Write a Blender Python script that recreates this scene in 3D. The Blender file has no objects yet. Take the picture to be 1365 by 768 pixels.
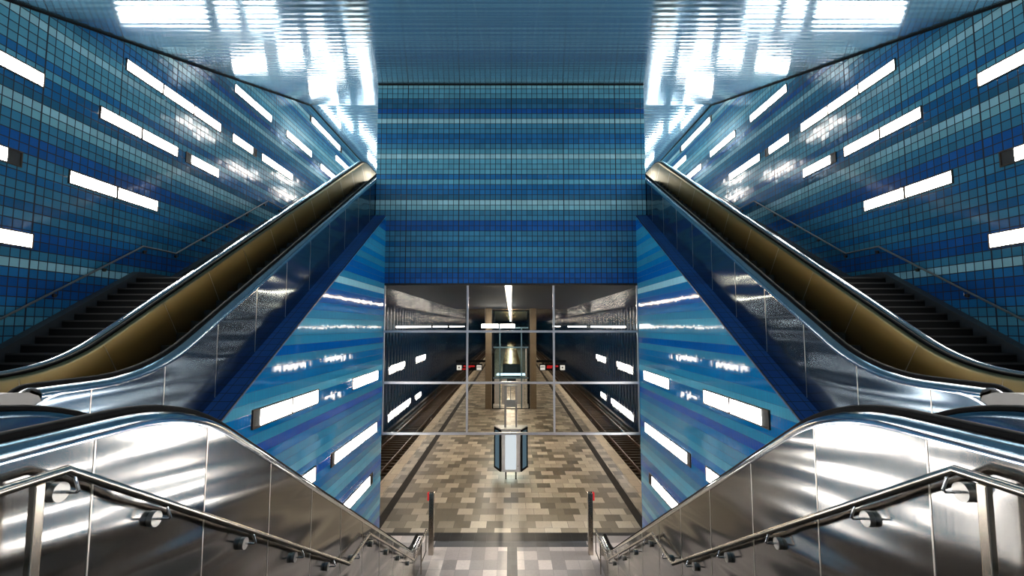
import bpy, math, random
from mathutils import Vector
random.seed(7)
C = bpy.context.scene.collection
PI = math.pi
# ---------------------------------------------------------------- measured frame
F = 638.0; TH = math.radians(4.55); CX = 681.0; CY = 384.0
ct, st = math.cos(TH), math.sin(TH)
def onX(px, py, X):
    """photo pixel -> (Y, Z) on the left-hand plane x = -X"""
    u = (CX-px)/F; v = (CY-py)/F
    dy = ct - v*st; dz = st + v*ct
    k = X/u
    return k*dy, k*dz
XW = 10.15      # outer hall wall
XI = 4.75       # inner tiled wall
YB = 17.93      # tiled block / glass screen plane
ZB0, ZB1 = 1.59, 9.39
XB = 5.15
ZL = -1.70      # landing the camera stands on
ZP = -7.30      # platform level
T30 = math.tan(PI/6)
YC = 23.4
def ceil_z(y): return 3.63 + 0.3212*y
# ---------------------------------------------------------------- helpers
def lin(c):
    return tuple((x/255/12.92) if x/255 <= .04045 else ((x/255+.055)/1.055)**2.4 for x in c) + (1,)
class MB:
    def __init__(s): s.v = []; s.f = []
    def quad(s, a, b, c, d):
        n = len(s.v); s.v += [a, b, c, d]; s.f.append((n, n+1, n+2, n+3)); return s
    def box(s, x0, x1, y0, y1, z0, z1):
        if x0 > x1: x0, x1 = x1, x0
        if y0 > y1: y0, y1 = y1, y0
        if z0 > z1: z0, z1 = z1, z0
        n = len(s.v)
        s.v += [(x0,y0,z0),(x1,y0,z0),(x1,y1,z0),(x0,y1,z0),(x0,y0,z1),(x1,y0,z1),(x1,y1,z1),(x0,y1,z1)]
        s.f += [tuple(n+i for i in q) for q in ((0,3,2,1),(4,5,6,7),(0,1,5,4),(1,2,6,5),(2,3,7,6),(3,0,4,7))]
        return s
    def prism_x(s, x0, x1, pts):
        """polygon pts (y,z) extruded between x0 and x1"""
        n = len(s.v); k = len(pts)
        s.v += [(x0,p[0],p[1]) for p in pts] + [(x1,p[0],p[1]) for p in pts]
        s.f.append(tuple(range(n, n+k))); s.f.append(tuple(range(n+2*k-1, n+k-1, -1)))
        for i in range(k):
            j = (i+1) % k
            s.f.append((n+i, n+j, n+k+j, n+k+i))
        return s
    def prism_z(s, z0, z1, pts):
        n = len(s.v); k = len(pts)
        s.v += [(p[0],p[1],z0) for p in pts] + [(p[0],p[1],z1) for p in pts]
        s.f.append(tuple(range(n, n+k))); s.f.append(tuple(range(n+2*k-1, n+k-1, -1)))
        for i in range(k):
            j = (i+1) % k
            s.f.append((n+i, n+j, n+k+j, n+k+i))
        return s
    def strip_x(s, x0, x1, top, bot):
        """plate between two polylines of equal length (y,z), as quads"""
        n = len(s.v); k = len(top)
        for x in (x0, x1):
            s.v += [(x,p[0],p[1]) for p in top]; s.v += [(x,p[0],p[1]) for p in bot]
        A, B, D, E = n, n+k, n+2*k, n+3*k
        for i in range(k-1):
            s.f.append((A+i, A+i+1, B+i+1, B+i)); s.f.append((D+i, E+i, E+i+1, D+i+1))
            s.f.append((A+i, D+i, D+i+1, A+i+1)); s.f.append((B+i, B+i+1, E+i+1, E+i))
        s.f.append((A, B, E, D)); s.f.append((A+k-1, D+k-1, E+k-1, B+k-1))
        return s
    def tube(s, pts, r, seg=12, closed=False):
        P = [Vector(p) for p in pts]; n0 = len(s.v); m = len(P)
        up = None
        for i in range(m):
            a = P[i]-P[i-1] if i > 0 else P[1]-P[0]
            b = P[i+1]-P[i] if i < m-1 else P[-1]-P[-2]
            a.normalize(); b.normalize(); t = (a+b)
            if t.length < 1e-5: t = b
            t.normalize()
            if up is None:
                up = Vector((1,0,0)) if abs(t.x) < .9 else Vector((0,0,1))
            s1 = (up - t*up.dot(t)).normalized(); s2 = t.cross(s1)
            k = 1/max(.5, math.sqrt(max(.05, (1+a.dot(b))/2)))
            # mitre widening only in the bend plane
            bend = (b-a)
            for j in range(seg):
                an = 2*PI*j/seg
                o = s1*math.cos(an)*r + s2*math.sin(an)*r
                if bend.length > 1e-4:
                    bd = bend.normalized(); o = o + bd*(o.dot(bd))*(k-1)
                s.v.append(tuple(P[i]+o))
            up = s1
        for i in range(m-1):
            for j in range(seg):
                j2 = (j+1) % seg
                s.f.append((n0+i*seg+j, n0+i*seg+j2, n0+(i+1)*seg+j2, n0+(i+1)*seg+j))
        s.f.append(tuple(n0+j for j in range(seg-1, -1, -1)))
        s.f.append(tuple(n0+(m-1)*seg+j for j in range(seg)))
        return s
    def cyl(s, a, b, r, seg=24):
        return s.tube([a, b], r, seg)
    def sweep(s, path, prof, X, sgn, closed=True):
        """path: (y,z) polyline with normals; prof: (w,n) in lateral/normal. x = X + sgn*w"""
        n0 = len(s.v); k = len(prof)
        N = normals(path)
        for (y, z), (ny, nz, sc) in zip(path, N):
            for (w, n) in prof:
                s.v.append((X+sgn*w, y+ny*n*sc, z+nz*n*sc))
        rng = k if closed else k-1
        for i in range(len(path)-1):
            for j in range(rng):
                j2 = (j+1) % k
                s.f.append((n0+i*k+j, n0+i*k+j2, n0+(i+1)*k+j2, n0+(i+1)*k+j))
        if closed:
            s.f.append(tuple(n0+j for j in range(k-1, -1, -1)))
            s.f.append(tuple(n0+(len(path)-1)*k+j for j in range(k)))
        return s
    def build(s, name, mat, parent=None, smooth=False, bevel=0):
        me = bpy.data.meshes.new(name)
        off = Vector(parent_world(parent)) if parent else Vector((0,0,0))
        o0 = Vector((0,0,0))
        if not parent:
            # put the origin at the base centre of the mesh
            xs = [v[0] for v in s.v]; ys = [v[1] for v in s.v]; zs = [v[2] for v in s.v]
            o0 = Vector(((min(xs)+max(xs))/2, (min(ys)+max(ys))/2, min(zs))); off = o0
        me.from_pydata([tuple(Vector(v)-off) for v in s.v], [], s.f)
        me.update()
        import bmesh
        bm = bmesh.new(); bm.from_mesh(me)
        bmesh.ops.remove_doubles(bm, verts=bm.verts, dist=1e-5)
        bmesh.ops.recalc_face_normals(bm, faces=bm.faces)
        if smooth:
            for f in bm.faces: f.smooth = True
            for e in bm.edges:
                if len(e.link_faces) == 2 and e.calc_face_angle() > math.radians(38): e.smooth = False
        bm.to_mesh(me); bm.free()
        me.materials.append(mat)
        o = bpy.data.objects.new(name, me); C.objects.link(o)
        if parent: o.parent = parent
        else: o.location = o0
        if bevel:
            b = o.modifiers.new('bevel', 'BEVEL'); b.width = bevel; b.segments = 2; b.limit_method = 'ANGLE'
        return o
def parent_world(p):
    v = Vector((0,0,0))
    while p: v += p.location; p = p.parent
    return v
def normals(path):
    out = []
    m = len(path)
    for i in range(m):
        a = (path[i][0]-path[i-1][0], path[i][1]-path[i-1][1]) if i > 0 else (path[1][0]-path[0][0], path[1][1]-path[0][1])
        b = (path[i+1][0]-path[i][0], path[i+1][1]-path[i][1]) if i < m-1 else a
        la = math.hypot(*a); lb = math.hypot(*b)
        a = (a[0]/la, a[1]/la); b = (b[0]/lb, b[1]/lb)
        t = (a[0]+b[0], a[1]+b[1]); lt = math.hypot(*t); t = (t[0]/lt, t[1]/lt)
        c = max(.4, a[0]*t[0]+a[1]*t[1])
        out.append((-t[1], t[0], 1/c))
    return out
def rounded(path, radii, step=6):
    """polyline (y,z) with filleted corners"""
    out = [path[0]]
    for i in range(1, len(path)-1):
        p = Vector(path[i]); a = (Vector(path[i-1])-p).normalized(); b = (Vector(path[i+1])-p).normalized()
        ang = a.angle(b); R = radii[i-1]; t = R/math.tan(ang/2)
        A = p+a*t; B = p+b*t; cen = p+(a+b).normalized()*(R/math.sin(ang/2))
        va = A-cen; vb = B-cen; tot = va.angle_signed(vb)
        n = max(3, int(abs(tot)/math.radians(step)))
        for k in range(n+1):
            w = -tot*k/n
            q = Vector((va.x*math.cos(w)-va.y*math.sin(w), va.x*math.sin(w)+va.y*math.cos(w)))
            out.append((cen.x+q.x, cen.y+q.y))
    out.append(path[-1]); return out
def empty(name, loc, label=None, cat=None, group=None, kind=None):
    o = bpy.data.objects.new(name, None); C.objects.link(o); o.location = loc; o.empty_display_size = .2
    return tag(o, label, cat, group, kind)
def tag(o, label=None, cat=None, group=None, kind=None):
    if label: o['label'] = label
    if cat: o['category'] = cat
    if group: o['group'] = group
    if kind: o['kind'] = kind
    return o
def struct(o, label=None):
    o['kind'] = 'structure'
    if label: o['label'] = label
    return o
# ---------------------------------------------------------------- materials
class NT:
    def __init__(s, name):
        s.m = bpy.data.materials.new(name); s.m.use_nodes = True
        s.t = s.m.node_tree; s.t.nodes.clear()
        s.out = s.n('ShaderNodeOutputMaterial')
    def n(s, typ, **kw):
        nd = s.t.nodes.new(typ)
        for k, v in kw.items(): setattr(nd, k, v)
        return nd
    def l(s, a, b): s.t.links.new(a, b)
    def math(s, op, a, b=None, c=None):
        nd = s.n('ShaderNodeMath', operation=op)
        for i, x in enumerate((a, b, c)):
            if x is None: continue
            if isinstance(x, (int, float)): nd.inputs[i].default_value = x
            else: s.l(x, nd.inputs[i])
        return nd.outputs[0]
    def mix(s, f, a, b, mode='MIX'):
        nd = s.n('ShaderNodeMix', data_type='RGBA', blend_type=mode)
        for sock, x in ((nd.inputs[0], f), (nd.inputs[6], a), (nd.inputs[7], b)):
            if isinstance(x, (int, float)): sock.default_value = x
            elif isinstance(x, tuple): sock.default_value = x
            else: s.l(x, sock)
        return nd.outputs[2]
    def pos(s):
        g = s.n('ShaderNodeNewGeometry'); sp = s.n('ShaderNodeSeparateXYZ'); s.l(g.outputs['Position'], sp.inputs[0])
        return g, sp.outputs[0], sp.outputs[1], sp.outputs[2]
    def bsdf(s, color, rough=.4, metal=0, **kw):
        b = s.n('ShaderNodeBsdfPrincipled')
        if isinstance(color, tuple): b.inputs['Base Color'].default_value = color
        else: s.l(color, b.inputs['Base Color'])
        if isinstance(rough, (int, float)): b.inputs['Roughness'].default_value = rough
        else: s.l(rough, b.inputs['Roughness'])
        b.inputs['Metallic'].default_value = metal
        for k, v in kw.items(): b.inputs[k.replace('_', ' ')].default_value = v
        s.l(b.outputs[0], s.out.inputs[0]); return b
    def bump(s, h, strength, dist, b, prev=None):
        nd = s.n('ShaderNodeBump'); nd.inputs['Strength'].default_value = strength; nd.inputs['Distance'].default_value = dist
        s.l(h, nd.inputs['Height'])
        if prev: s.l(prev, nd.inputs['Normal'])
        s.l(nd.outputs[0], b.inputs['Normal']); return nd.outputs[0]
    def noise(s, vec, scale=1, detail=2, rough=.5):
        nd = s.n('ShaderNodeTexNoise'); nd.inputs['Scale'].default_value = scale
        nd.inputs['Detail'].default_value = detail; nd.inputs['Roughness'].default_value = rough
        s.l(vec, nd.inputs['Vector']); return nd.outputs['Fac']
    def comb(s, x, y, z):
        nd = s.n('ShaderNodeCombineXYZ')
        for i, q in enumerate((x, y, z)):
            if isinstance(q, (int, float)): nd.inputs[i].default_value = q
            else: s.l(q, nd.inputs[i])
        return nd.outputs[0]
    def white(s, vec):
        nd = s.n('ShaderNodeTexWhiteNoise', noise_dimensions='3D'); s.l(vec, nd.inputs['Vector']); return nd.outputs['Value'], nd.outputs['Color']
PAL = dict(A=(136,182,196), B=(80,143,168), C=(56,117,149), D=(42,95,128), E=(36,98,148), F=(30,80,144), G=(18,70,146), H=(112,166,182))
RUNS_TOP = 'BCCEBADCBEC'            # rows above the block's top edge, upwards (index 0 lowest)
RUNS = ('HBB'+'DD'+'F'+'C'+'A'+'CC'+'EE'+'CB'+'A'+'BBB'+'E'+'B'+'EE'+'D'+'AH'+'CC'+'FF'+'CC'+'E'+'CC'+'E'+'C'+'E'+'FF'
        + 'CAEFFECBCCFCEECBEECGECCBEGEECBBEFECBEECBECFFE')
def row_color(nt, z):
    """stripe colour of the tile row at height z (rows 0.2 m high, counted down from ZB1)"""
    rows = list(reversed(RUNS_TOP)) + list(RUNS)          # top to bottom
    ztop = ZB1 + .2*len(RUNS_TOP); rows = rows[::-1]; zbot = ztop - .2*len(rows)
    out = None; per = 30
    # run-length encode
    runs = []
    for i, c in enumerate(rows):
        if not runs or runs[-1][1] != c: runs.append([i, c])
    idx = nt.math('FLOOR', nt.math('DIVIDE', nt.math('SUBTRACT', z, zbot), .2))
    k = 0
    while k < len(runs):
        chunk = runs[k:k+per]; lo = chunk[0][0]; hi = runs[k+per][0] if k+per < len(runs) else len(rows)
        r = nt.n('ShaderNodeValToRGB'); r.color_ramp.interpolation = 'CONSTANT'
        el = r.color_ramp.elements
        el[0].position = 0; el[0].color = lin(PAL[chunk[0][1]])
        el.remove(el[1])
        for (i, c) in chunk[1:]:
            e = el.new((i-lo)/(hi-lo)); e.color = lin(PAL[c])
        nt.l(nt.math('DIVIDE', nt.math('ADD', nt.math('SUBTRACT', idx, lo), .5), hi-lo), r.inputs[0])
        if out is None: out = r.outputs[0]
        else: out = nt.mix(nt.math('GREATER_THAN', idx, lo-.5), out, r.outputs[0])
        k += per
    return out, idx
def tile_mat(name, axis, tw=.2, grout=.021, groutcol=(9,20,36), rough=.12, zoff=0.0, var=.22, tilt=.022, gz=None, sat=1.0, spec=.4, bright=1.0):
    nt = NT(name); g, x, y, z = nt.pos()
    h = {'X': x, 'Y': y}[axis]
    z = nt.math('ADD', z, zoff)
    col, idx = row_color(nt, z)
    hi = nt.math('DIVIDE', h, tw); hf = nt.math('FLOOR', hi)
    val, c3 = nt.white(nt.comb(hf, idx, 3.3))
    hsv = nt.n('ShaderNodeHueSaturation')
    nt.l(nt.math('ADD', nt.math('MULTIPLY', val, var), bright-var/2), hsv.inputs['Value']); nt.l(col, hsv.inputs['Color']); hsv.inputs['Saturation'].default_value = sat
    # a few rows shift tone along the wall
    run = nt.noise(nt.comb(nt.math('MULTIPLY', h, .22), nt.math('MULTIPLY', idx, 7.7), 0), 1, 0)
    v2 = nt.math('ADD', nt.math('MULTIPLY', run, .5), .75)
    hsv2 = nt.n('ShaderNodeHueSaturation'); nt.l(v2, hsv2.inputs['Value']); nt.l(hsv.outputs[0], hsv2.inputs['Color'])
    fh = nt.math('SUBTRACT', hi, hf)
    zi = nt.math('DIVIDE', nt.math('SUBTRACT', z, ZB1-20), .2); fz = nt.math('FRACT', zi)
    gw = grout/tw; g2 = (gz if gz is not None else grout)/.2
    line = nt.math('MAXIMUM', nt.math('LESS_THAN', fh, gw), nt.math('LESS_THAN', fz, g2))
    # every eighth joint is a wider movement joint
    hm = nt.math('FRACT', nt.math('DIVIDE', h, tw*10)); line = nt.math('MAXIMUM', line, nt.math('LESS_THAN', hm, gw*.17))
    colr = nt.mix(line, hsv2.outputs[0], lin(groutcol))
    b = nt.bsdf(colr, nt.math('ADD', nt.math('MULTIPLY', line, .5), rough), 0, Specular_IOR_Level=spec)
    # slightly uneven setting: each tile tilts a little
    sx = nt.n('ShaderNodeSeparateColor'); nt.l(c3, sx.inputs[0])
    hh = nt.math('ADD', nt.math('MULTIPLY', nt.math('SUBTRACT', sx.outputs[0], .5), fh), nt.math('MULTIPLY', nt.math('SUBTRACT', sx.outputs[1], .5), fz))
    wav = nt.noise(nt.comb(nt.math('MULTIPLY', h, 1.3), nt.math('MULTIPLY', z, 2.2), 0), 1, 1)
    hh = nt.math('ADD', hh, nt.math('MULTIPLY', wav, .9))
    hh = nt.math('SUBTRACT', hh, nt.math('MULTIPLY', line, .8))
    nt.bump(hh, 1.0, .2*tilt, b)
    return nt.m
def steel_mat(name, color=(168,168,170), rough=.17, wave=.03, yscale=.45, zscale=2.2, brushed=True, aniso=.0, shear=0):
    nt = NT(name); g, x, y, z = nt.pos()
    b = nt.bsdf(lin(color), rough, 1.0, Anisotropic=aniso)
    nt.l(nt.comb(0, 1, 0), b.inputs['Tangent'])
    v = nt.comb(nt.math('SIGN', x), nt.math('MULTIPLY', y, yscale), nt.math('MULTIPLY', z, zscale))
    if shear:
        pn = nt.math('MULTIPLY', nt.math('FLOOR', nt.math('DIVIDE', nt.math('SUBTRACT', y, .85), 1.2)), .16)
        v = nt.comb(nt.math('ADD', nt.math('SIGN', x), pn), nt.math('MULTIPLY', y, yscale), nt.math('MULTIPLY', nt.math('ADD', z, nt.math('MULTIPLY', y, shear)), zscale))
    n1 = nt.noise(v, 1, 1)
    hh = n1
    if brushed:
        n2 = nt.noise(nt.comb(x, nt.math('MULTIPLY', y, 90), nt.math('MULTIPLY', z, 2)), 1, 2)
        rr = nt.math('ADD', nt.math('MULTIPLY', n2, .08), rough-.04); nt.l(rr, b.inputs['Roughness'])
    nt.bump(hh, 1.0, wave, b)
    return nt.m
def simple(name, color, rough=.5, metal=0, bumps=None, **kw):
    nt = NT(name); b = nt.bsdf(lin(color), rough, metal, **kw)
    g, x, y, z = nt.pos()
    n = nt.noise(g.outputs['Position'], 6, 3)
    hs = nt.n('ShaderNodeHueSaturation'); hs.inputs['Color'].default_value = lin(color)
    nt.l(nt.math('ADD', nt.math('MULTIPLY', n, .24), .88), hs.inputs['Value']); nt.l(hs.outputs[0], b.inputs['Base Color'])
    if bumps: nt.bump(nt.noise(g.outputs['Position'], bumps[0], 3), 1.0, bumps[1], b)
    return nt.m
def emit(name, color, strength):
    nt = NT(name); e = nt.n('ShaderNodeEmission'); e.inputs[0].default_value = lin(color); e.inputs[1].default_value = strength
    nt.l(e.outputs[0], nt.out.inputs[0]); return nt.m
def floor_mat(name, cols, tx, ty, rough=.3, stagger=.5, seam=(92,84,72)):
    nt = NT(name); g, x, y, z = nt.pos()
    yi = nt.math('DIVIDE', y, ty); yf = nt.math('FLOOR', yi)
    off = nt.math('MULTIPLY', nt.math('MODULO', nt.math('ABSOLUTE', yf), 2), stagger)
    xi = nt.math('ADD', nt.math('DIVIDE', x, tx), off); xf = nt.math('FLOOR', xi)
    val, c3 = nt.white(nt.comb(xf, yf, 1.7))
    r = nt.n('ShaderNodeValToRGB'); r.color_ramp.interpolation = 'CONSTANT'; el = r.color_ramp.elements
    el[0].position = 0; el[0].color = lin(cols[0]); el.remove(el[1])
    for i, c in enumerate(cols[1:]): e = el.new((i+1)/len(cols)); e.color = lin(c)
    nt.l(val, r.inputs[0])
    mott = nt.noise(g.outputs['Position'], 14, 3)
    hs = nt.n('ShaderNodeHueSaturation'); nt.l(nt.math('ADD', nt.math('MULTIPLY', mott, .3), .85), hs.inputs['Value']); nt.l(r.outputs[0], hs.inputs['Color'])
    line = nt.math('MAXIMUM', nt.math('LESS_THAN', nt.math('SUBTRACT', xi, xf), .018), nt.math('LESS_THAN', nt.math('SUBTRACT', yi, yf), .018))
    nt.bsdf(nt.mix(line, hs.outputs[0], lin(seam)), rough, 0)
    return nt.m
M = {}
M['tileY'] = tile_mat('blue_striped_tile_side', 'Y')
M['tileX'] = tile_mat('blue_striped_tile_front', 'X')
M['tileI'] = tile_mat('blue_glazed_tile_inner', 'Y', tw=.1, grout=.003, groutcol=(20,60,100), rough=.055, var=.08, tilt=.007, gz=.006, sat=1.08, spec=.3, bright=1.28)
M['tileP'] = tile_mat('parapet_tile', 'Y', tw=.2, grout=.014, rough=.2)
def par_mat():
    nt = NT('parapet_dark_blue_tile'); g, x, y, z = nt.pos()
    f = nt.math('LESS_THAN', nt.math('FRACT', nt.math('DIVIDE', y, .2)), .07)
    f2 = nt.math('LESS_THAN', nt.math('FRACT', nt.math('DIVIDE', x, .22)), .06)
    val, _ = nt.white(nt.comb(nt.math('FLOOR', nt.math('DIVIDE', y, .6)), 0, 0))
    col = nt.mix(val, lin((22,62,130)), lin((30,84,158)))
    nt.bsdf(nt.mix(nt.math('MAXIMUM', f, f2), col, lin((6,12,28))), .3, 0); return nt.m
M['par'] = par_mat()
M['steel'] = steel_mat('brushed_steel_cladding', (148,146,144), rough=.14, wave=.075, yscale=.13, zscale=1.8, aniso=.6, shear=.14)
M['steelup'] = steel_mat('polished_steel_cladding', (120,134,146), rough=.15, wave=.09, yscale=.16, zscale=1.5, aniso=.6, brushed=False)
M['disc'] = simple('turned_steel_disc', (185,182,178), .32, 1.0)
M['satin'] = simple('satin_steel', (120,118,116), .42, 1.0)
M['goldtint'] = steel_mat('gold_tinted_inner_panel', (138,124,92), rough=.32, wave=.012, yscale=1.2, zscale=1.2)  # gold tint stands in for warm reflections in plain stainless panels
M['chrome'] = simple('bright_steel_trim', (205,208,212), .14, 1.0)
M['rail'] = simple('satin_steel_tube', (190,180,168), .2, 1.0)
M['rubber'] = simple('black_rubber', (4,4,5), .6, Specular_IOR_Level=.08)
M['joint'] = simple('joint_metal', (210,205,198), .3, 1.0)
M['darkjoint'] = simple('joint_dark', (70,66,62), .4, .8)
M['lamp'] = emit('lit_diffuser', (255,250,242), 15.0)
M['lamppl'] = emit('lit_diffuser_platform', (255,248,238), 9.0)
M['lampline'] = emit('lit_ceiling_strip', (255,236,208), 30.0)
M['frame'] = simple('lamp_frame_bronze', (78,66,58), .35, .8)
M['alu'] = simple('aluminium_frame', (190,190,196), .3, .7)
M['dark_unlit'] = simple('unlit_lamp_cover', (30,30,30), .5)
M['granite'] = simple('black_granite', (10,10,11), .75, 0, (40, .002), Specular_IOR_Level=.15)
M['granite_mid'] = simple('dark_granite_tread', (34,32,31), .5)
M['skirt'] = simple('grey_granite_skirting', (58,58,60), .5)
M['granite_edge'] = simple('granite_nosing', (48,48,50), .4)
M['stone'] = simple('beige_stone', (150,134,116), .4, 0, (30, .001))
M['concrete'] = simple('concrete_column', (124,108,86), .6, 0, (12, .002))
M['black'] = simple('black_frame', (12,13,15), .7, Specular_IOR_Level=.15)
M['rust'] = simple('rail_steel', (110,82,58), .4, .7)
M['sleeper'] = simple('sleeper_brown', (70,54,40), .8)
M['ballast'] = simple('track_bed', (34,26,20), .9, 0, (25, .05))
M['whiteP'] = simple('white_panel', (206,204,204), .4)
M['greyP'] = simple('grey_panel', (150,152,156), .4)
M['bluegl'] = simple('poster_glass_blue', (96,128,146), .3, 0)
M['blueglow'] = emit('added_glow_poster_blue', (120,150,165), .17)  # weak glow added to brighten the blue side posters
M['poster'] = emit('backlit_poster', (222,232,236), .36)
M['red'] = simple('red_panel', (190,36,34), .5)
M['redled'] = emit('red_led', (200,40,40), .36)
M['signlit'] = emit('lit_sign_white', (250,244,232), .40)
M['signink'] = simple('sign_ink', (90,74,60), .6)
M['edge'] = floor_mat('platform_edge_stone', [(224,208,186),(214,198,176),(230,216,194)], .8, .9, .5)
M['darkband'] = floor_mat('dark_band_stone', [(36,29,24),(42,34,28),(31,26,22)], .45, .6, .7, 0, (30,26,22))
M['blackband'] = floor_mat('black_band_stone', [(24,24,26),(30,30,32),(20,20,22)], .42, .42, .3, 0, (70,70,72))
M['greyband'] = floor_mat('grey_band_stone', [(62,64,68),(70,72,76),(56,58,62)], .42, .3, .35, 0, (80,80,84))
M['plat'] = floor_mat('platform_stone_tiles', [(112,103,88),(144,133,116),(170,159,140),(204,192,173),(187,174,156),(131,120,103)], .6, .62, .3)
M['hall'] = floor_mat('hall_stone_tiles', [(150,142,138),(172,162,158),(190,180,174),(214,202,194),(160,152,148)], .42, .6, .28, 0, (140,132,128))
def ceil_mat():
    nt = NT('glossy_ceiling_panel'); g, x, y, z = nt.pos()
    s1 = nt.math('FRACT', nt.math('DIVIDE', nt.math('ADD', x, 100.67), 1.35)); l = nt.math('LESS_THAN', s1, .012)
    s2 = nt.math('FRACT', nt.math('DIVIDE', y, 1.35)); l = nt.math('MAXIMUM', l, nt.math('LESS_THAN', s2, .008))
    b = nt.bsdf(nt.mix(l, lin((128,172,196)), lin((176,205,218))), .13, .72)
    w = nt.math('SINE', nt.math('MULTIPLY', y, 2*PI/.34))
    n = nt.noise(nt.comb(nt.math('MULTIPLY', x, .35), nt.math('MULTIPLY', y, 1.6), 0), 1, 1)
    nt.bump(nt.math('ADD', nt.math('MULTIPLY', w, .16), n), 1.0, .010, b)
    return nt.m
M['ceil'] = ceil_mat()
def pceil_mat():
    nt = NT('dark_glossy_platform_ceiling'); g, x, y, z = nt.pos()
    n = nt.noise(nt.comb(nt.math('MULTIPLY', x, .4), nt.math('MULTIPLY', y, 2.2), 0), 1, 2)
    b = nt.bsdf(lin((104,86,64)), .24, .55)
    nt.bump(n, 1.0, .09, b); return nt.m
M['pceil'] = pceil_mat()
def pwall_mat():
    nt = NT('dark_blue_fluted_panel'); g, x, y, z = nt.pos()
    w = nt.math('SINE', nt.math('MULTIPLY', y, 2*PI/1.1))
    sm = nt.math('LESS_THAN', nt.math('FRACT', nt.math('DIVIDE', nt.math('ADD', z, 20.2), 2.3)), .02)
    b = nt.bsdf(nt.mix(sm, lin((20,58,98)), lin((6,14,26))), .18, .35)
    nt.bump(w, 1.0, .035, b); return nt.m
M['pwall'] = pwall_mat()
def glass_mat(name, tint=(240,240,238), ior=1.45, boost=1.0):
    nt = NT(name)
    tr = nt.n('ShaderNodeBsdfTransparent'); tr.inputs[0].default_value = lin(tint)
    gl = nt.n('ShaderNodeBsdfGlossy'); gl.inputs['Roughness'].default_value = .02
    fr = nt.n('ShaderNodeFresnel'); fr.inputs[0].default_value = ior
    mx = nt.n('ShaderNodeMixShader'); nt.l(nt.math('MULTIPLY', fr.outputs[0], boost), mx.inputs[0])
    nt.l(tr.outputs[0], mx.inputs[1]); nt.l(gl.outputs[0], mx.inputs[2]); nt.l(mx.outputs[0], nt.out.inputs[0]); return nt.m
M['glass'] = glass_mat('screen_glass')
M['glassb'] = glass_mat('lift_glass', (215,235,242), 1.35)
SIDE = {-1: 'left', 1: 'right'}
# ================================================================ SETTING
def hall_wall(sg):
    # outer hall wall: one thick plate, top follows the ceiling
    pts = [(-9, -7.6), (46, -7.6), (46, 11.3), (YC, 11.3), (-1.3, 3.33), (-9, 3.33)]
    b = MB().prism_x(sg*XW, sg*(XW+.3), [( -9, -1.95), (YB, -1.95), (YB, 1.8), (46, 1.8), (46, 11.14), (YC, ceil_z(YC)), (-1.3, ceil_z(-1.3)), (-9, ceil_z(-1.3))])
    struct(b.build('wall_outer_'+SIDE[sg], M['tileY']), 'tall blue striped mosaic wall on the %s of the hall' % SIDE[sg])
    b = MB().prism_x(sg*XW, sg*(XW+.3), [(YB, -8.6), (200, -8.6), (200, 1.6), (YB, 1.6)])
    struct(b.build('wall_track_'+SIDE[sg], M['pwall']), 'dark blue fluted wall behind the %s track' % SIDE[sg])
    # inner tiled wall with sloping top
    top = lambda y: T30*y - 6.18
    y0 = (ZL+6.18-.02)/T30
    b = MB().prism_x(sg*XI, sg*(XI+.10), [(1.2, ZP), (YB, ZP), (YB, top(YB)), (y0, ZL-.02), (1.2, ZL-.02)])
    struct(b.build('wall_inner_'+SIDE[sg], M['tileI']), 'triangular glazed blue wall between the escalators on the %s' % SIDE[sg])
    b = MB().strip_x(sg*(XI-.004), sg*(XB+.02), [(y0, ZL+.004), (YB-.01, top(YB)+.02)], [(y0, ZL-.05), (YB-.01, top(YB)-.03)])
    struct(b.build('trim_parapet_'+SIDE[sg], M['par']), 'dark blue tiled sloping coping under the %s ascending escalator' % SIDE[sg])
    b = MB().strip_x(sg*(XI-.012), sg*(XI+.006), [(y0, ZL+.012), (YB-.01, top(YB)+.028)], [(y0, ZL-.012), (YB-.01, top(YB)+.004)])
    struct(b.build('trim_edge_'+SIDE[sg], M['darkjoint']))
    # closing wall between inner wall and outer wall under the hall
    b = MB().box(sg*(XI+.10), sg*XW, YB, YB+.15, -8.6, 1.8)
    struct(b.build('wall_under_'+SIDE[sg], M['tileX']))
for sg in (-1, 1): hall_wall(sg)
# tiled block over the glass screen
struct(MB().box(-XB, XB, YB, 45, ZB0, ceil_z(YB)-.03).build('wall_block', M['tileX']), 'square blue striped tile block hanging above the glass screen')
struct(MB().box(-XB-.01, XB+.01, YB-.02, YB+.01, ceil_z(YB)-.06, ceil_z(YB)).build('trim_1', M['black']), 'thin black shadow gap along the top of the tiled block')
struct(MB().box(-XI, XI, YB-.01, YB+.02, ZB0-.07, ZB0).build('trim_2', M['darkjoint']))
# ceiling
b = MB().prism_x(-XW-.3, XW+.3, [(-9, ceil_z(-1.3)), (-1.3, ceil_z(-1.3)), (YC, ceil_z(YC)), (46, ceil_z(YC)), (46, ceil_z(YC)+.2), (YC-.05, ceil_z(YC)+.2), (-1.3, ceil_z(-1.3)+.2), (-9, ceil_z(-1.3)+.2)])
struct(b.build('ceiling', M['ceil']), 'glossy pale blue panelled ceiling rising over the hall')
struct(MB().box(-XW, XW, YB+.16, 200, 1.6, 1.75).build('ceiling_platform', M['pceil']), 'dark glossy ceiling over the platform')
struct(MB().box(-XW-.3, XW+.3, -9.3, -9, ZL-.25, ceil_z(-1.3)+.2).build('wall_back', M['tileX']))
struct(MB().box(-XW-.3, XW+.3, 46, 46.3, 1.8, 11.4).build('wall_far', M['tileX']))
struct(MB().box(-XW-.3, XW+.3, 200, 200.3, -8.6, 1.8).build('wall_tunnel_end', M['black']))
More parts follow.
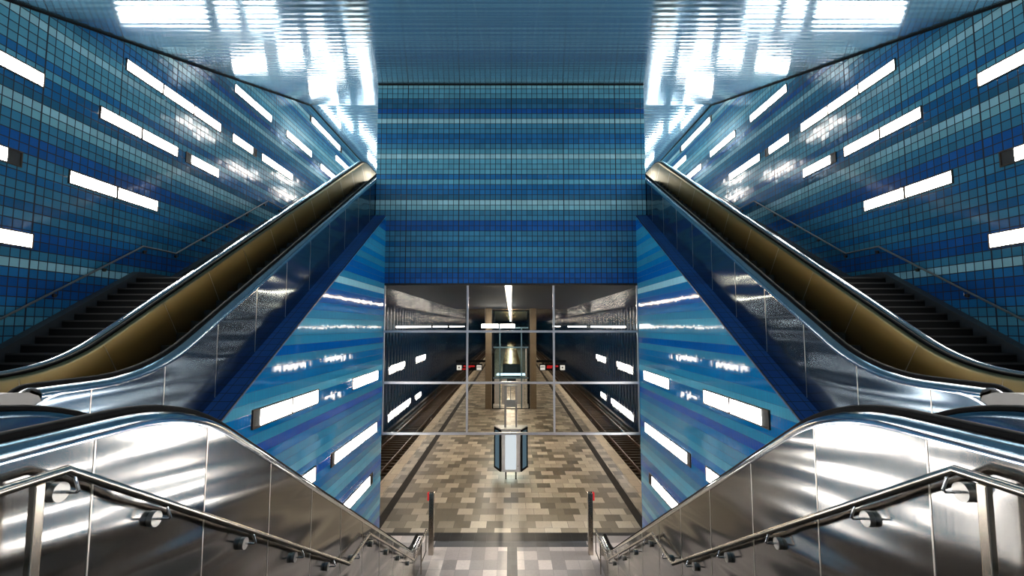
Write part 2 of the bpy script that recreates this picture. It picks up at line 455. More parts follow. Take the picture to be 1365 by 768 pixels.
for i, sg in enumerate((-1, 1)):   # dark shadow joint between wall and ceiling
    b = MB().strip_x(sg*(XW-.03), sg*XW, [(-1.3, ceil_z(-1.3)-.002), (YC, ceil_z(YC)-.002), (45.9, ceil_z(YC)-.002)], [(-1.3, ceil_z(-1.3)-.05), (YC, ceil_z(YC)-.05), (45.9, ceil_z(YC)-.05)])
    struct(b.build('trim_%d' % (3+i), M['black']))
# floors
struct(MB().box(-XW, XW, -9, 1.1, ZL-.2, ZL).build('floor_landing', M['hall']), 'upper landing floor')
struct(MB().box(-2.5, 2.5, 1.1, 2.9, ZL-.2, ZL).build('floor_landing_middle', M['hall']))
for sg in (-1, 1):
    struct(MB().box(sg*(XI+.02), sg*XW, 1.1, 7.75, ZL-.2, ZL-.021).build('floor_landing_'+SIDE[sg], M['hall']))
    struct(MB().box(sg*(XB+.1), sg*XW, 24.9, 46, 6.3, 6.5).build('floor_upper_'+SIDE[sg], M['hall']))
YH = 17.35
struct(MB().box(-XI, XI, 1.1, YH, ZP-.3, ZP).build('floor', M['hall']), 'pale grey pink stone floor at the foot of the stairs')
struct(MB().box(-6.12, 6.12, YH, 200, ZP-.3, ZP).build('floor_platform', M['plat']), 'beige and brown stone tile platform floor')
n = 5
def inlay(x0, x1, y0, y1, mat, label=None, h=.004):
    global n
    struct(MB().box(x0, x1, y0, y1, ZP, ZP+h).build('trim_%d' % n, mat), label); n += 1
for sg in (-1, 1):
    inlay(sg*5.56, sg*6.12, YB+.2, 199, M['edge'], 'pale stone safety strip along the %s platform edge' % SIDE[sg])
    inlay(sg*4.72, sg*5.04, YH+.25, 199, M['darkband'], 'dark stone band parallel to the %s platform edge' % SIDE[sg])
inlay(-XI, XI, YH, YH+.24, M['blackband'], 'thin black line crossing the floor below the screen')
inlay(-2.66, 2.66, YH-.42, YH, M['blackband'], 'black tactile stone band at the foot of the stairs', .006)
inlay(-2.56, 2.56, YH-.86, YH-.42, M['greyband'], 'grey stone band beside the black tactile band')
inlay(-.12, .2, 9, YH-.86, M['greyband'], 'dark grey stone strip down the middle of the lower floor')
inlay(-6.0, 6.0, 199.2, 199.4, M['edge'])
for sg in (-1, 1):
    struct(MB().box(sg*6.12, sg*XW, YB+.15, 200, -8.6, -8.45).build('floor_track_'+SIDE[sg], M['ballast']), 'dark brown track bed on the %s' % SIDE[sg])
    struct(MB().box(sg*5.95, sg*6.12, YB+.15, 200, -8.45, ZP-.301).build('wall_platform_edge_'+SIDE[sg], M['black']))
# ================================================================ GLASS SCREEN
ZT = [ZB0-.07, -.2, -2.09, -3.93]; XM = [-XI+.02, -1.62, 1.6, XI-.02]
w = empty('window_1', (0, YB, ZT[3]), 'hanging glass screen of nine panes under the tiled block', kind='structure')
for xm in XM[1:3]:
    MB().box(xm-.035, xm+.035, YB-.03, YB+.05, ZT[3]+.045, ZT[0]-.001).build('mullion', M['alu'], w)
for xm in (XM[0], XM[3]):
    MB().box(xm-.02, xm+.02, YB-.03, YB+.05, ZT[3]-.04, ZT[0]-.001).build('mullion', M['alu'], w)
for zt in ZT[1:]:
    MB().box(XM[0]+.021, XM[3]-.021, YB-.045, YB+.055, zt-.04, zt+.04).build('transom', M['alu'], w)
for i in range(3):
    for j in range(3):
        MB().box(XM[i]+.037, XM[i+1]-.037, YB, YB+.012, ZT[j+1]+.041, ZT[j]-(.041 if j else .003)).build('pane', M['glass'], w)
# ================================================================ LAMPS
def wall_lamp(X, Y0, Y1, Zt, h, units, dark, sg, label, group, mat='lamp', kindname='wall_light'):
    """recessed light box on the plane x = sg*X facing the middle of the hall. dark: '', 'near', 'far', 'both'"""
    r = empty(kindname, (sg*X, (Y0+Y1)/2, Zt-h), label, 'light', group)
    fr = .030; x0, x1 = sg*(X-.004), sg*(X-.035)
    f = MB()
    f.box(x0, x1, Y0, Y1, Zt-fr, Zt); f.box(x0, x1, Y0, Y1, Zt-h, Zt-h+fr)
    f.box(x0, x1, Y0, Y0+fr, Zt-h+fr, Zt-fr); f.box(x0, x1, Y1-fr, Y1, Zt-h+fr, Zt-fr)
    f.build('frame', M['frame'], r)
    a, bb = Y0+fr+.001, Y1-fr-.001; d = h*.85
    if dark in ('near', 'both'):
        q = MB().box(sg*(X-.006), sg*(X-.014), a, a+d*.9, Zt-h+fr+.001, Zt-fr-.001).build('end_cover', M['dark_unlit'], r); a += d*.9+.01
    if dark in ('far', 'both'):
        q = MB().box(sg*(X-.006), sg*(X-.014), bb-d*.9, bb, Zt-h+fr+.001, Zt-fr-.001).build('end_cover', M['dark_unlit'], r); bb -= d*.9+.01
    L = (bb-a)/units
    for k in range(units):
        g = .07 if k < units-1 else 0
        if g: MB().box(sg*(X-.004), sg*(X-.03), a+(k+1)*L-g+.002, a+(k+1)*L-.002, Zt-h+fr+.001, Zt-fr-.001).build('divider', M['frame'], r)
        MB().box(sg*(X-.006), sg*(X-.022), a+k*L, a+(k+1)*L-g, Zt-h+fr+.001, Zt-fr-.001).build('diffuser', M[mat], r)
    return r
def block_lamp(y0, y1, zt, units, sg):
    r = empty('wall_light', (sg*XB, (y0+y1)/2, zt-.33), 'light box on the %s flank of the tiled block' % SIDE[sg], 'light', 'light boxes on the %s flank of the tiled block' % SIDE[sg])
    MB().box(sg*(XB+.002), sg*(XB+.02), y0-.02, y1+.02, zt-.33, zt).build('frame', M['frame'], r)
    L = (y1-y0)/units
    for k in range(units): MB().box(sg*(XB+.021), sg*(XB+.03), y0+k*L, y0+(k+1)*L-.04, zt-.31, zt-.02).build('diffuser', M['lamp'], r)
OUT = [ # px top-left, px top-right, units, dark end, description
 (None, (59, 98.5), 2, '', 'uppermost light box cut by the picture edge', 2.76),
 ((167.9, 76), (294, 166), 3, '', 'longest white light box, three panels long', 0),
 ((132.8, 139.8), (236.7, 196.6), 2, '', 'two-panel light box directly below the longest one', 0),
 ((91.3, 225.6), (210, 267.8), 2, '', 'two-panel light box low above the dark stairs', 0),
 (None, (29, 202.8), 2, 'far', 'light box with a dark far end cut by the picture edge', 2.2),
 (None, (44, 311.6), 2, '', 'lowest light box, cut by the picture edge', 2.76),
 ((247.3, 202.3), (291.3, 225.2), 1, 'near', 'short one-panel light box with a dark near end', 0),
 ((312.8, 110), (361.6, 155), 2, '', 'two-panel light box just below the sloping ceiling', 0),
 ((309.6, 176.3), (341.5, 200), 1, 'far', 'short one-panel light box with a dark far end', 0),
 ((348.5, 203.8), (389.5, 232), 2, '', 'small two-panel light box above the upper wall handrail', 0),
 ((381.8, 172.8), (415, 202), 2, '', 'small distant two-panel light box in the middle row', 0),
 ((413, 151.6), (455, 198), 2, 'both', 'distant light box with two dark ends', 0),
 ((427, 216), (449, 238), 1, '', 'farthest light box just above the escalator handrail', 0),
]
for sg in (-1, 1):
    for tl, tr, un, dk, lab, ln in OUT:
        y1, z1 = onX(tr[0], tr[1], XW)
        if tl: y0, z0 = onX(tl[0], tl[1], XW); zt = (z0+z1)/2
        else: y0 = y1-ln; zt = z1
        wall_lamp(XW, y0, y1, zt, .33, un, dk, sg, '%s, %s outer wall' % (lab, SIDE[sg]), 'light boxes on the %s outer wall' % SIDE[sg])
    for k, (ya, zz, L, un) in enumerate(((-7.6, 2.3, 2.74, 2), (-6.9, 1.2, 4.1, 3), (-3.4, .7, 2.74, 2), (-2.2, 2.0, 2.74, 2), (-4.4, 1.75, 1.4, 1), (1.2, 3.2, 2.74, 2), (2.4, 1.1, 2.74, 2))):
        wall_lamp(XW, ya, ya+L, zz, .33, un, '', sg, 'light box on the %s outer wall beside the landing' % SIDE[sg], 'light boxes beside the %s of the landing' % SIDE[sg])
    for k, (ya, zz, L, un) in enumerate(((21, 9.6, 2.74, 2), (25, 8.9, 2.74, 2), (30, 10.0, 2.74, 2), (30.5, 9.0, 4.1, 3), (36, 10.1, 2.74, 2))):
        block_lamp(ya, ya+L, zz, un, sg)
    for k, (ya, zz, L, un) in enumerate(((27, 9.9, 2.74, 2), (31, 9.2, 4.1, 3), (33, 10.4, 2.74, 2), (37.5, 9.7, 2.74, 2))):
        wall_lamp(XW, ya, ya+L, zz, .33, un, '', sg, 'light box far up the %s outer wall beyond the escalator head' % SIDE[sg], 'light boxes far up the %s outer wall' % SIDE[sg])
INN = [
 ((335.3, 547.2), (423.5, 518.1), 2, 'near', 'large two-panel light box with dark near end', .36),
 ((469.4, 505), (503.2, 492.5), 2, '', 'small topmost light box close to the glass screen', .36),
 ((440.6, 605), (501.6, 562.3), 3, 'near', 'three-panel light box with a dark near end beside the screen', .36),
 ((452, 677.5), (496, 628.5), 2, 'far', 'lowest light box with a dark far end, above the steel cladding', .36),
 ((384, 646), (420, 621), 1, '', 'light box half hidden by the sloping steel cladding', .36),
]
for sg in (-1, 1):
    for tl, tr, un, dk, lab, h in INN:
        y0, z0 = onX(tl[0], tl[1], XI); y1, z1 = onX(tr[0], tr[1], XI)
        wall_lamp(XI, y0, y1, (z0+z1)/2, h, un, dk, sg, '%s, %s inner wall' % (lab, SIDE[sg]), 'light boxes on the %s inner wall' % SIDE[sg])
PLT = [ ((520.4, 488), (539.5, 481), 2, 'upper nearer light box'), ((554.7, 475.5), (567, 472.7), 2, 'upper farther light box'),
        ((519.5, 549), (547, 531), 3, 'lower three-panel light box'), ((554, 526), (561, 522.5), 1, 'lower small single light box') ]
for sg in (-1, 1):
    for tl, tr, un, lab in PLT:
        y0, z0 = onX(tl[0], tl[1], XW); y1, z1 = onX(tr[0], tr[1], XW)
        wall_lamp(XW, y0, y1, (z0+z1)/2, .52, un, '', sg, '%s on the dark wall beyond the %s track' % (lab, SIDE[sg]), 'light boxes along the %s track wall' % SIDE[sg], 'lamppl')
    for k, (a, bb) in enumerate(((528, 574), (577, 596), (599, 619)) if sg < 0 else ((528, 574), (580, 605), (615, 623))):  # glowing strips added in place of lamp reflections in the screen
        y0, z0 = onX(a, 438, XW); y1, z1 = onX(bb, 436.5, XW)
        wall_lamp(XW, y0, y1, .02, .2, 3, '', sg, '%s long white strip imitating a glass reflection on the %s track wall' % (('nearest', 'middle', 'farthest')[k], SIDE[sg]), 'imitated reflections high on the %s track wall' % SIDE[sg], 'lamppl')
# ceiling light line over the platform
r = empty('ceiling_light_strip', (-.1, 18.3, 1.5), 'long warm white light strip down the middle of the platform ceiling', 'light')
MB().box(-.26, .06, 18.3, 150, 1.56, 1.599).build('housing', M['alu'], r)
MB().box(-.2, 0, 18.3, 150, 1.53, 1.559).build('diffuser', M['lampline'], r)
# ================================================================ ESCALATORS
R_PROF = [(-.040,-.012),(-.037,.004),(-.026,.013),(0,.017),(.026,.013),(.037,.004),(.040,-.012),(.035,-.028),(-.035,-.028)]
def newel(path, end, r, drop=1.0):
    """append a half-round newel return to one end of a level path"""
    out = list(path)
    if end == 'start':
        y, z = out[0]; arc = [(y - r*math.sin(a), z - r + r*math.cos(a)) for a in [math.radians(t) for t in range(170, 0, -10)]]
        return arc + out
    y, z = out[-1]; arc = [(y + r*math.sin(a), z - r + r*math.cos(a)) for a in [math.radians(t) for t in range(10, 171, 10)]]
    return out + arc
def at_y(path, y):
    for (a, b) in zip(path, path[1:]):
        if a[0] <= y <= b[0]: 
            t = (y-a[0])/(b[0]-a[0]); return a[1]+t*(b[1]-a[1])
    return path[0][1] if y < path[0][0] else path[-1][1]
def resample(path, ys):
    P = sorted(set([round(p[0], 4) for p in path] + [round(y, 4) for y in ys])); P = [y for y in P if path[0][0]-1e-4 <= y <= path[-1][0]+1e-4]
    return [(y, at_y(path, y)) for y in P]
def escalator(sg, Xin, Xout, line, radii, clad_face_in, clad_face_out, bottom, root, seams_in, seamtop, steelkey, panelkey, stepdrop, floor_lo, floor_hi):
    """line: handrail polyline (y,z) through the two knees. Two balustrades, each with handrail, track, cap, cladding and inner panel."""
    base = rounded(line, radii, 3)
    hand = newel(newel(base, 'start', .30), 'end', .30)
    for X, out, face in ((Xin, -1, clad_face_in), (Xout, 1, clad_face_out)):
        xs = sg*X; d = sg*out                                   # lateral outward direction of this balustrade
        wf = abs(face - X)                                       # outward distance of the cladding face
        MB().sweep(hand, R_PROF, xs, d).build('handrail', M['rubber'], root, True)
        MB().sweep(hand, [(-.032,-.029),(.032,-.029),(.032,-.045),(-.032,-.045)], xs, d).build('handrail_track', M['chrome'], root, True)
        # rounded outer cap from beneath the handrail to the cladding face
        capp = [(.048,-.03),(.050,.012),(.075,.034),(.12,.036),(wf*.9,.020),(wf+.004,-.02),(wf+.004,-.135),(wf-.012,-.135),(wf-.012,-.10),(.05,-.06)] if (out == 1 and panelkey == 'goldtint') else None
        MB().sweep(base, capp or [(.031,-.028),(wf*.55,-.040),(wf*.85,-.062),(wf+.004,-.10),(wf+.004,-.135),(wf-.012,-.135),(wf-.012,-.10),(.031,-.06)], xs, d).build('deck_cap', M['chrome'], root, True)
        # inner panel
        MB().sweep(base, [(-.031,-.028),(-.055,-.044),(-.075,-.09),(-.135,-stepdrop-.05),(-.115,-stepdrop-.05),(-.055,-.09),(-.031,-.06)], xs, d).build('inner_panel', M[panelkey], root, True)
        # joints of the inner panel
        if panelkey == 'goldtint':
            for q in range(14):
                i0 = 0
                yq = base[0][0]+1.1+1.28*q
                if yq > base[-1][0]-.3: break
                seg = [(yq, at_y(base, yq)), (yq+.016, at_y(base, yq+.016))]
                MB().sweep(seg, [(-.0765,-.095),(-.1365,-stepdrop-.04),(-.13,-stepdrop-.04),(-.07,-.095)], xs, d).build('panel_joint', M['joint'], root)
        # cladding
        N = normals(base)
        topl = [(y+ny*-.137*sc, z+nz*-.137*sc) for (y, z), (ny, nz, sc) in zip(base, N)]
        topl = resample(topl, seams_in)
        bot = [(y, bottom(y)) for y, z in topl]
        bot = [(y, min(b_, t_[1]-.05)) for (y, b_), t_ in zip(bot, topl)]
        MB().strip_x(xs+d*(wf-.012), xs+d*wf, topl, bot).build('cladding', M[steelkey], root)
        if out == -1:
            for ys in seams_in:
                zt = at_y(topl, ys); MB().box(xs+d*wf, xs+d*(wf+.003), ys-.006, ys+.006, bottom(ys)+.02, zt-.001).build('panel_joint', M['joint'], root)
        # newel end cheeks behind the half round of the handrail
        for (y, z), e in ((base[0], -1), (base[-1], 1)):
            pts = [(y, z-.045)] + [(y + e*.255*math.sin(math.radians(t)), z-.30+.255*math.cos(math.radians(t))) for t in range(0, 181, 12)] + [(y, z-.56)]
            MB().prism_x(xs-.028, xs+.028, pts).build('newel', M['satin'], root, True)
    # steps: one moving band with the tread and riser of every step
    x0 = sg*(Xin+.14); x1 = sg*(Xout-.14)
    stp = [(y, z-stepdrop) for y, z in base]
    ya, yb = stp[0][0], stp[-1][0]; y = ya+.4; pts = []
    cur = at_y(stp, y)
    k = 0
    while y < yb-.4:
        nx = min(y+.4, yb-.4); zc = at_y(stp, (y+nx)/2); pts.append((y, nx, zc)); y = nx
    b = MB()
    prev = None
    for (a, c_, zc) in pts:
        b.quad((x0, a, zc), (x1, a, zc), (x1, c_, zc), (x0, c_, zc))
        if prev is not None and abs(prev-zc) > .001: b.quad((x0, a, prev), (x1, a, prev), (x1, a, zc), (x0, a, zc))
        prev = zc
    b.build('step_band', M['granite_edge'], root)
    for (yy, zz) in ((ya-.2, floor_lo), (yb+.0, floor_hi)):
        MB().box(x0, x1, yy-.5, yy+.65, zz-.04, zz+.012).build('comb_plate', M['chrome'], root)
for sg in (-1, 1):
    # ascending
    cu = -4.71; zl = -.645; zu = 7.47
    ykn = (zl-cu)/T30; yku = (zu-cu)/T30
    line = [(5.35, zl), (ykn, zl), (yku, zu), (23.6, zu)]
    root = empty('escalator', (sg*5.98, 5.3, ZL), 'ascending escalator with gold-tinted steel inner panels climbing on the %s of the tiled block' % SIDE[sg], 'escalator', 'ascending escalators')
    bot = lambda y: max(ZL, min(T30*y-6.16, 6.5))
    seams = [5.98+1.25*i for i in range(10)]
    escalator(sg, 5.32, 6.64, line, [3.4, 2.2], 5.17, 6.82, bot, root, seams, None, 'steelup', 'goldtint', .93, ZL, 6.5)
    # near end: plain steel parapet that the newel runs into
    pp = MB().strip_x(sg*5.17, sg*5.5, [(2.2, -.69), (5.0, -.69), (5.2, -.71), (5.32, -.76), (5.345, -.80)], [(2.2, ZL), (5.0, ZL), (5.2, ZL), (5.32, ZL), (5.345, ZL)]).build('parapet_wall', M['satin'])
    tag(pp, 'plain satin steel parapet in front of the ascending escalator on the %s' % SIDE[sg], 'parapet')
    # bright curved edge of the newel end panel
    arc = [(5.62 - .62*math.cos(math.radians(t)) , -1.32 + .56*math.sin(math.radians(t))) for t in range(0, 91, 6)]
    MB().strip_x(sg*5.17, sg*5.158, arc, [(a+.035, b_-.02) for a, b_ in arc]).build('end_trim', M['chrome'], root)
    # descending
    cd = 1.84; zt = -.617; zb = -6.40
    yk1 = (cd-zt)/T30; yk2 = (cd-zb)/T30
    line = [(1.0, zt), (yk1, zt), (yk2, zb), (15.25, zb)]
    root = empty('escalator', (sg*3.45, 1.0, ZP), 'descending escalator with silver steel cladding, %s of the middle stairs' % SIDE[sg], 'escalator', 'descending escalators')
    seams = [3.25+1.2*i-2.4 for i in range(0, 12)]
    seams = [s for s in seams if s > 1.2]
    nos = lambda y: max(ZP, min(ZL, -.024-T30*y) if y < 8.17 else (min(-4.74, -4.74-(y-9.31)*T30)))
    botd = lambda y: max(ZP, nos(y)-.25)
    escalator(sg, 2.90, 4.0, line, [2.8, 2.0], 2.76, 4.14, botd, root, seams, None, 'steel', 'steelup', .93, ZL, ZP)
# ================================================================ STAIRS
# middle stairs, down to the platform level
root = empty('staircase', (0, 2.9, ZP), 'wide middle staircase going down between the descending escalators', 'stairs')
def flight(root, x0, x1, ya, za, n, dy, dz, mat, edge=None):
    for k in range(n):
        y = ya+k*dy; z = za+(k+1)*dz if dz > 0 else za+k*dz
        # each step a block
        lo = min(z, z-abs(dz))-.14
        st_ = MB().box(x0, x1, y, y+dy-.0005 if dz > 0 else y+dy-.0005, lo, z).build('step', mat, root)
        if edge: MB().box(x0, x1, y-.004, y+.03, z-.03, z+.0015).build('nosing', edge, st_)
flight(root, -2.74, 2.74, 2.9, ZL-.165, 18, .2928, -.169, M['granite_mid'])
MB().box(-2.74, 2.74, 8.17, 9.31, -4.94, -4.74).build('landing', M['granite_mid'], root)
flight(root, -2.74, 2.74, 9.31, -4.74-.16, 15, .296, -.16, M['granite_mid'])
# dark stairs up along the outer walls
for sg in (-1, 1):
    root = empty('staircase', (sg*8.5, 7.75, ZL), 'black granite staircase climbing along the %s outer wall' % SIDE[sg], 'stairs', 'black side staircases')
    X0, X1 = sg*6.86, sg*9.93
    cs = -6.16
    flight(root, X0, X1, 7.75, ZL, 18, .2867, .1661, M['granite'], M['granite_mid'])
    yA = 7.75+18*.2867; zA = ZL+18*.1661
    MB().box(X0, X1, yA, yA+1.35, zA-.2, zA).build('landing', M['granite'], root)
    MB().box(X0, X1, yA-.01, yA+.03, zA-.045, zA+.006).build('landing_nosing', M['alu'], root)
    yB = yA+1.35; flight(root, X0, X1, yB, zA, 18, .30, .164, M['granite'])
    zC = zA+18*.164; yC_ = yB+18*.30
    MB().box(X0, X1, yC_, yC_+1.3, zC-.2, zC).build('landing', M['granite'], root)
    m_ = int(round((6.5-zC)/.165)); flight(root, X0, X1, yC_+1.3, zC, m_, (24.9-yC_-1.3)/m_ if 24.9 > yC_+1.3+.5 else .28, (6.5-zC)/m_, M['granite'])
    # sloping skirting (string) along the wall
    up = [(7.2, ZL+.0), (7.5, ZL+.18), (yA-.15, zA+.16), (yB-.1, zA+.16), (yC_-.1, zC+.16), (yC_+1.2, zC+.16)]
    lo = [(7.2, ZL-.02), (7.5, ZL-.02), (yA-.15, zA-.35), (yB-.1, zA-.35), (yC_-.1, zC-.35), (yC_+1.2, zC-.35)]
    MB().strip_x(sg*9.935, sg*(XW-.002), up, lo).build('skirting', M['skirt'], root)
    # wall handrail
    yr = [onX(13, 414, XW-.08), onX(190.4, 328.5, XW-.08), onX(234, 338.4, XW-.08), onX(356.6, 268, XW-.08), onX(376, 278, XW-.08)]
    y1, z1 = yr[1]; y2, z2 = yr[2]; z2 = z1 = (z1+z2)/2
    y3, z3 = yr[3]; y4, z4 = yr[4]; z3 = z4 = (z3+z4)/2
    yn = 7.3; zn = z1-(y1-yn)*T30
    pts = [(yn-.9, zn), (yn, zn), (y1, z1), (y2, z2), (y3, z3), (y4, z4), (y4+4.6, z4+4.6*T30*.92)]
    hr = empty('wall_handrail', (sg*(XW-.08), yn, ZL), 'thin steel handrail stepping up the %s outer wall beside the black stairs' % SIDE[sg], 'handrail', 'wall handrails')
    MB().tube([(sg*(XW-.09), p[0], p[1]) for p in pts], .024, 10).build('rail', M['satin'], hr, True)
    def zr(y):
        return at_y(pts, y)
    yb_ = 8.1
    while yb_ < y4+4.3:
        br = MB(); z = zr(yb_)
        br.cyl((sg*(XW-.001), yb_, z-.13), (sg*(XW-.045), yb_, z-.13), .045, 16)
        b_ = br.build('bracket', M['darkjoint'], hr, True)
        MB().tube([(sg*(XW-.046), yb_, z-.13), (sg*(XW-.09), yb_, z-.13), (sg*(XW-.09), yb_, z-.0225)], .008, 8).build('bracket_arm', M['rail'], b_, True)
        yb_ += 1.25
# ---------------------------------------------------------------- stair handrails on the cladding
for sg in (-1, 1):
    XR = 2.65; cr = .836
    hr = empty('stair_handrail', (sg*XR, 2.9, ZL), 'round steel handrail with disc brackets on the %s side of the middle stairs' % SIDE[sg], 'handrail', 'handrails of the middle stairs')
    zt = cr-T30*2.93
    y8, z8 = 8.17, cr-T30*8.17; y9 = 9.31
    y13 = 13.6; z13 = z8-(y13-y9)*T30
    pts = [(.2, zt-.0), (2.93, zt), (y8, z8), (y9, z8), (y13, z13), (15.55, z13)]
    MB().tube([(sg*XR, a, b_) for a, b_ in pts], .029, 16).build('rail', M['rail'], hr, True)
    # loop at the top: post and lower rail
    MB().box(sg*(XR-.02), sg*(XR+.02), 2.73, 2.79, -1.40, zt-.028).build('post', M['rail'], hr, bevel=.006)
    MB().tube([(sg*XR, .2, -1.42), (sg*XR, 2.78, -1.42)], .026, 12).build('lower_rail', M['rail'], hr, True)
    # loop at the bottom
    MB().tube([(sg*XR, 15.53, z13-.02), (sg*XR, 15.53, ZP+.30), (sg*XR, 14.75, ZP+.30)], .018, 10).build('lower_rail', M['rail'], hr, True)
    MB().box(sg*(XR-.018), sg*(XR+.018), 14.72, 14.76, ZP+.001, z13-.024).build('post', M['rail'], hr)
    for yb_ in (2.98, 3.80, 5.09, 6.29, 7.43, 8.6, 9.78, 11.0, 12.15, 13.3):
        z = at_y(pts, yb_)-.115
        d = MB().cyl((sg*2.759, yb_, z), (sg*2.715, yb_, z), .058, 32).build('bracket_disc', M['disc'], hr, True)
        MB().tube([(sg*2.714, yb_, z), (sg*2.625, yb_, z), (sg*2.612, yb_, z+.015), (sg*2.640, yb_, z+.09)], .0095, 10).build('bracket_arm', M['chrome'], d, True)
    # post at the foot of the stairs
    p = empty('control_post', (sg*2.56, 15.95, ZP), 'square steel post with red plate at the foot of the %s stair handrail' % SIDE[sg], 'post', 'posts at the foot of the stairs')
    MB().box(sg*2.48, sg*2.64, 15.9, 16.08, ZP, ZP+1.93).build('shaft', M['rail'], p, bevel=.012)
    MB().box(sg*2.641, sg*2.70, 15.93, 16.06, ZP+1.68, ZP+1.93).build('red_plate', M['red'], p, bevel=.008)
# ================================================================ PLATFORM
# poster kiosk
k = empty('poster_kiosk', (0, 23.6, ZP), 'three-sided poster kiosk with a white centre poster on the platform', 'kiosk')
z0, z1 = ZP+.40, ZP+2.36; yf = 23.3
bm_ = MB().prism_z(z0, z1, [(-.43, yf), (.43, yf), (.78, yf+.80), (.66, yf+.86), (-.66, yf+.86), (-.78, yf+.80)])
bm_.build('body', M['whiteP'], k, bevel=.01)
MB().prism_z(z1+.001, z1+.05, [(-.47, yf-.05), (.47, yf-.05), (.84, yf+.80), (.7, yf+.9), (-.7, yf+.9), (-.84, yf+.80)]).build('top_cover', M['whiteP'], k, bevel=.01)
MB().box(-.27, .25, yf-.03, yf-.002, z0+.12, z1-.13).build('centre_poster', M['poster'], k)
for s in (-1, 1):
    ax, ay, bx, by = s*.46, yf+.02, s*.785, yf+.77
    dx, dy = bx-ax, by-ay; L = math.hypot(dx, dy); nx, ny = (dy/L*s, -dx/L*s)
    def wing(t0, t1, za, zb_, o0, o1):
        P = lambda t, o: (ax+dx*t+nx*o, ay+dy*t+ny*o)
        a1, b1, c1, d1 = P(t0, o0), P(t1, o0), P(t1, o1), P(t0, o1)
        return MB().prism_z(za, zb_, [a1, b1, c1, d1])
    fm = wing(.0, 1.0, z0+.01, z0+.10, .004, .05); 
    for args in ((0, 1, z1-.10, z1-.01), (0, .16, z0+.101, z1-.101), (.86, 1, z0+.101, z1-.101)):
        q = wing(args[0], args[1], args[2], args[3], .004, .05); n0 = len(fm.v); fm.v += q.v; fm.f += [tuple(i+n0 for i in f) for f in q.f]
    w_ = fm.build('side_frame', M['black'], k)
    wing(.165, .855, z0+.105, z1-.105, .006, .03).build('side_poster', M['blueglow'], w_)
for x in (-.24, .24):
    MB().box(x-.035, x+.035, yf+.2, yf+.28, ZP, z0).build('leg', M['darkjoint'], k)
MB().cyl((.33, yf-.002, z1-.22), (.33, yf-.012, z1-.22), .02, 12).build('lock', M['frame'], k)
MB().cyl((.33, yf-.002, z0+.28), (.33, yf-.012, z0+.28), .02, 12).build('lock', M['frame'], k)
# sign frame standing above the kiosk
for x in (-.27, .26):
    MB().box(x-.045, x+.045, yf+.35, yf+.44, z1+.051, -2.86).build('mast', M['alu'], k)
MB().box(-.22, .21, yf+.36, yf+.43, -3.93, -3.58).build('sign_box', M['greyP'], k)
MB().box(-.04, 0, yf+.37, yf+.42, -3.575, -2.86).build('centre_bar', M['alu'], k)
MB().box(-.22, .21, yf+.36, yf+.43, -2.94, -2.87).build('top_bar', M['alu'], k)
# lift shaft
YL = 43.0
lf = empty('lift_shaft', (0, YL, ZP), 'glass lift shaft with black frame between two concrete columns on the platform', 'lift')
for s in (-1, 1):
    MB().box(s*1.56, s*1.68, YL, YL+.12, ZP, 1.45).build('frame_post', M['black'], lf)
    MB().box(s*1.56, s*1.68, YL+2.8, YL+2.92, ZP, 1.45).build('frame_post', M['black'], lf)
    MB().box(s*1.61, s*1.63, YL+.121, YL+2.799, ZP+.1, 1.45).build('side_glass', M['glassb'], lf)
for x in (-.98, .95):
    MB().box(x-.05, x+.05, YL+.02, YL+.10, ZP, -.1).build('guide_rail', M['bluegl'], lf)
for z in (1.38, -.15, -1.9, -4.6):
    MB().box(-1.559, 1.559, YL+.02, YL+.1, z-.06, z+.06).build('crossbar', M['black'] if z > 1 else M['bluegl'], lf)
for (za, zb_) in ((-.09, 1.32), (-1.84, -.21), (-4.54, -1.96)):
    MB().box(-1.55, 1.55, YL+.05, YL+.062, za, zb_).build('front_glass', M['glassb'], lf)
for (xa, xb) in ((-1.42, -1.04), (-.80, -.35), (.45, .88), (1.02,1.18)):
    MB().box(xa, xb, YL+.03, YL+.09, ZP+.42, -4.67).build('door_panel', M['whiteP'], lf)
MB().box(-1.559, 1.559, YL-.01, YL+.13, ZP, ZP+.06).build('threshold', M['darkjoint'], lf)
MB().box(1.30, 1.40, YL+.02, YL+.1, ZP+.1, -2.0).build('side_strip', M['whiteP'], lf)
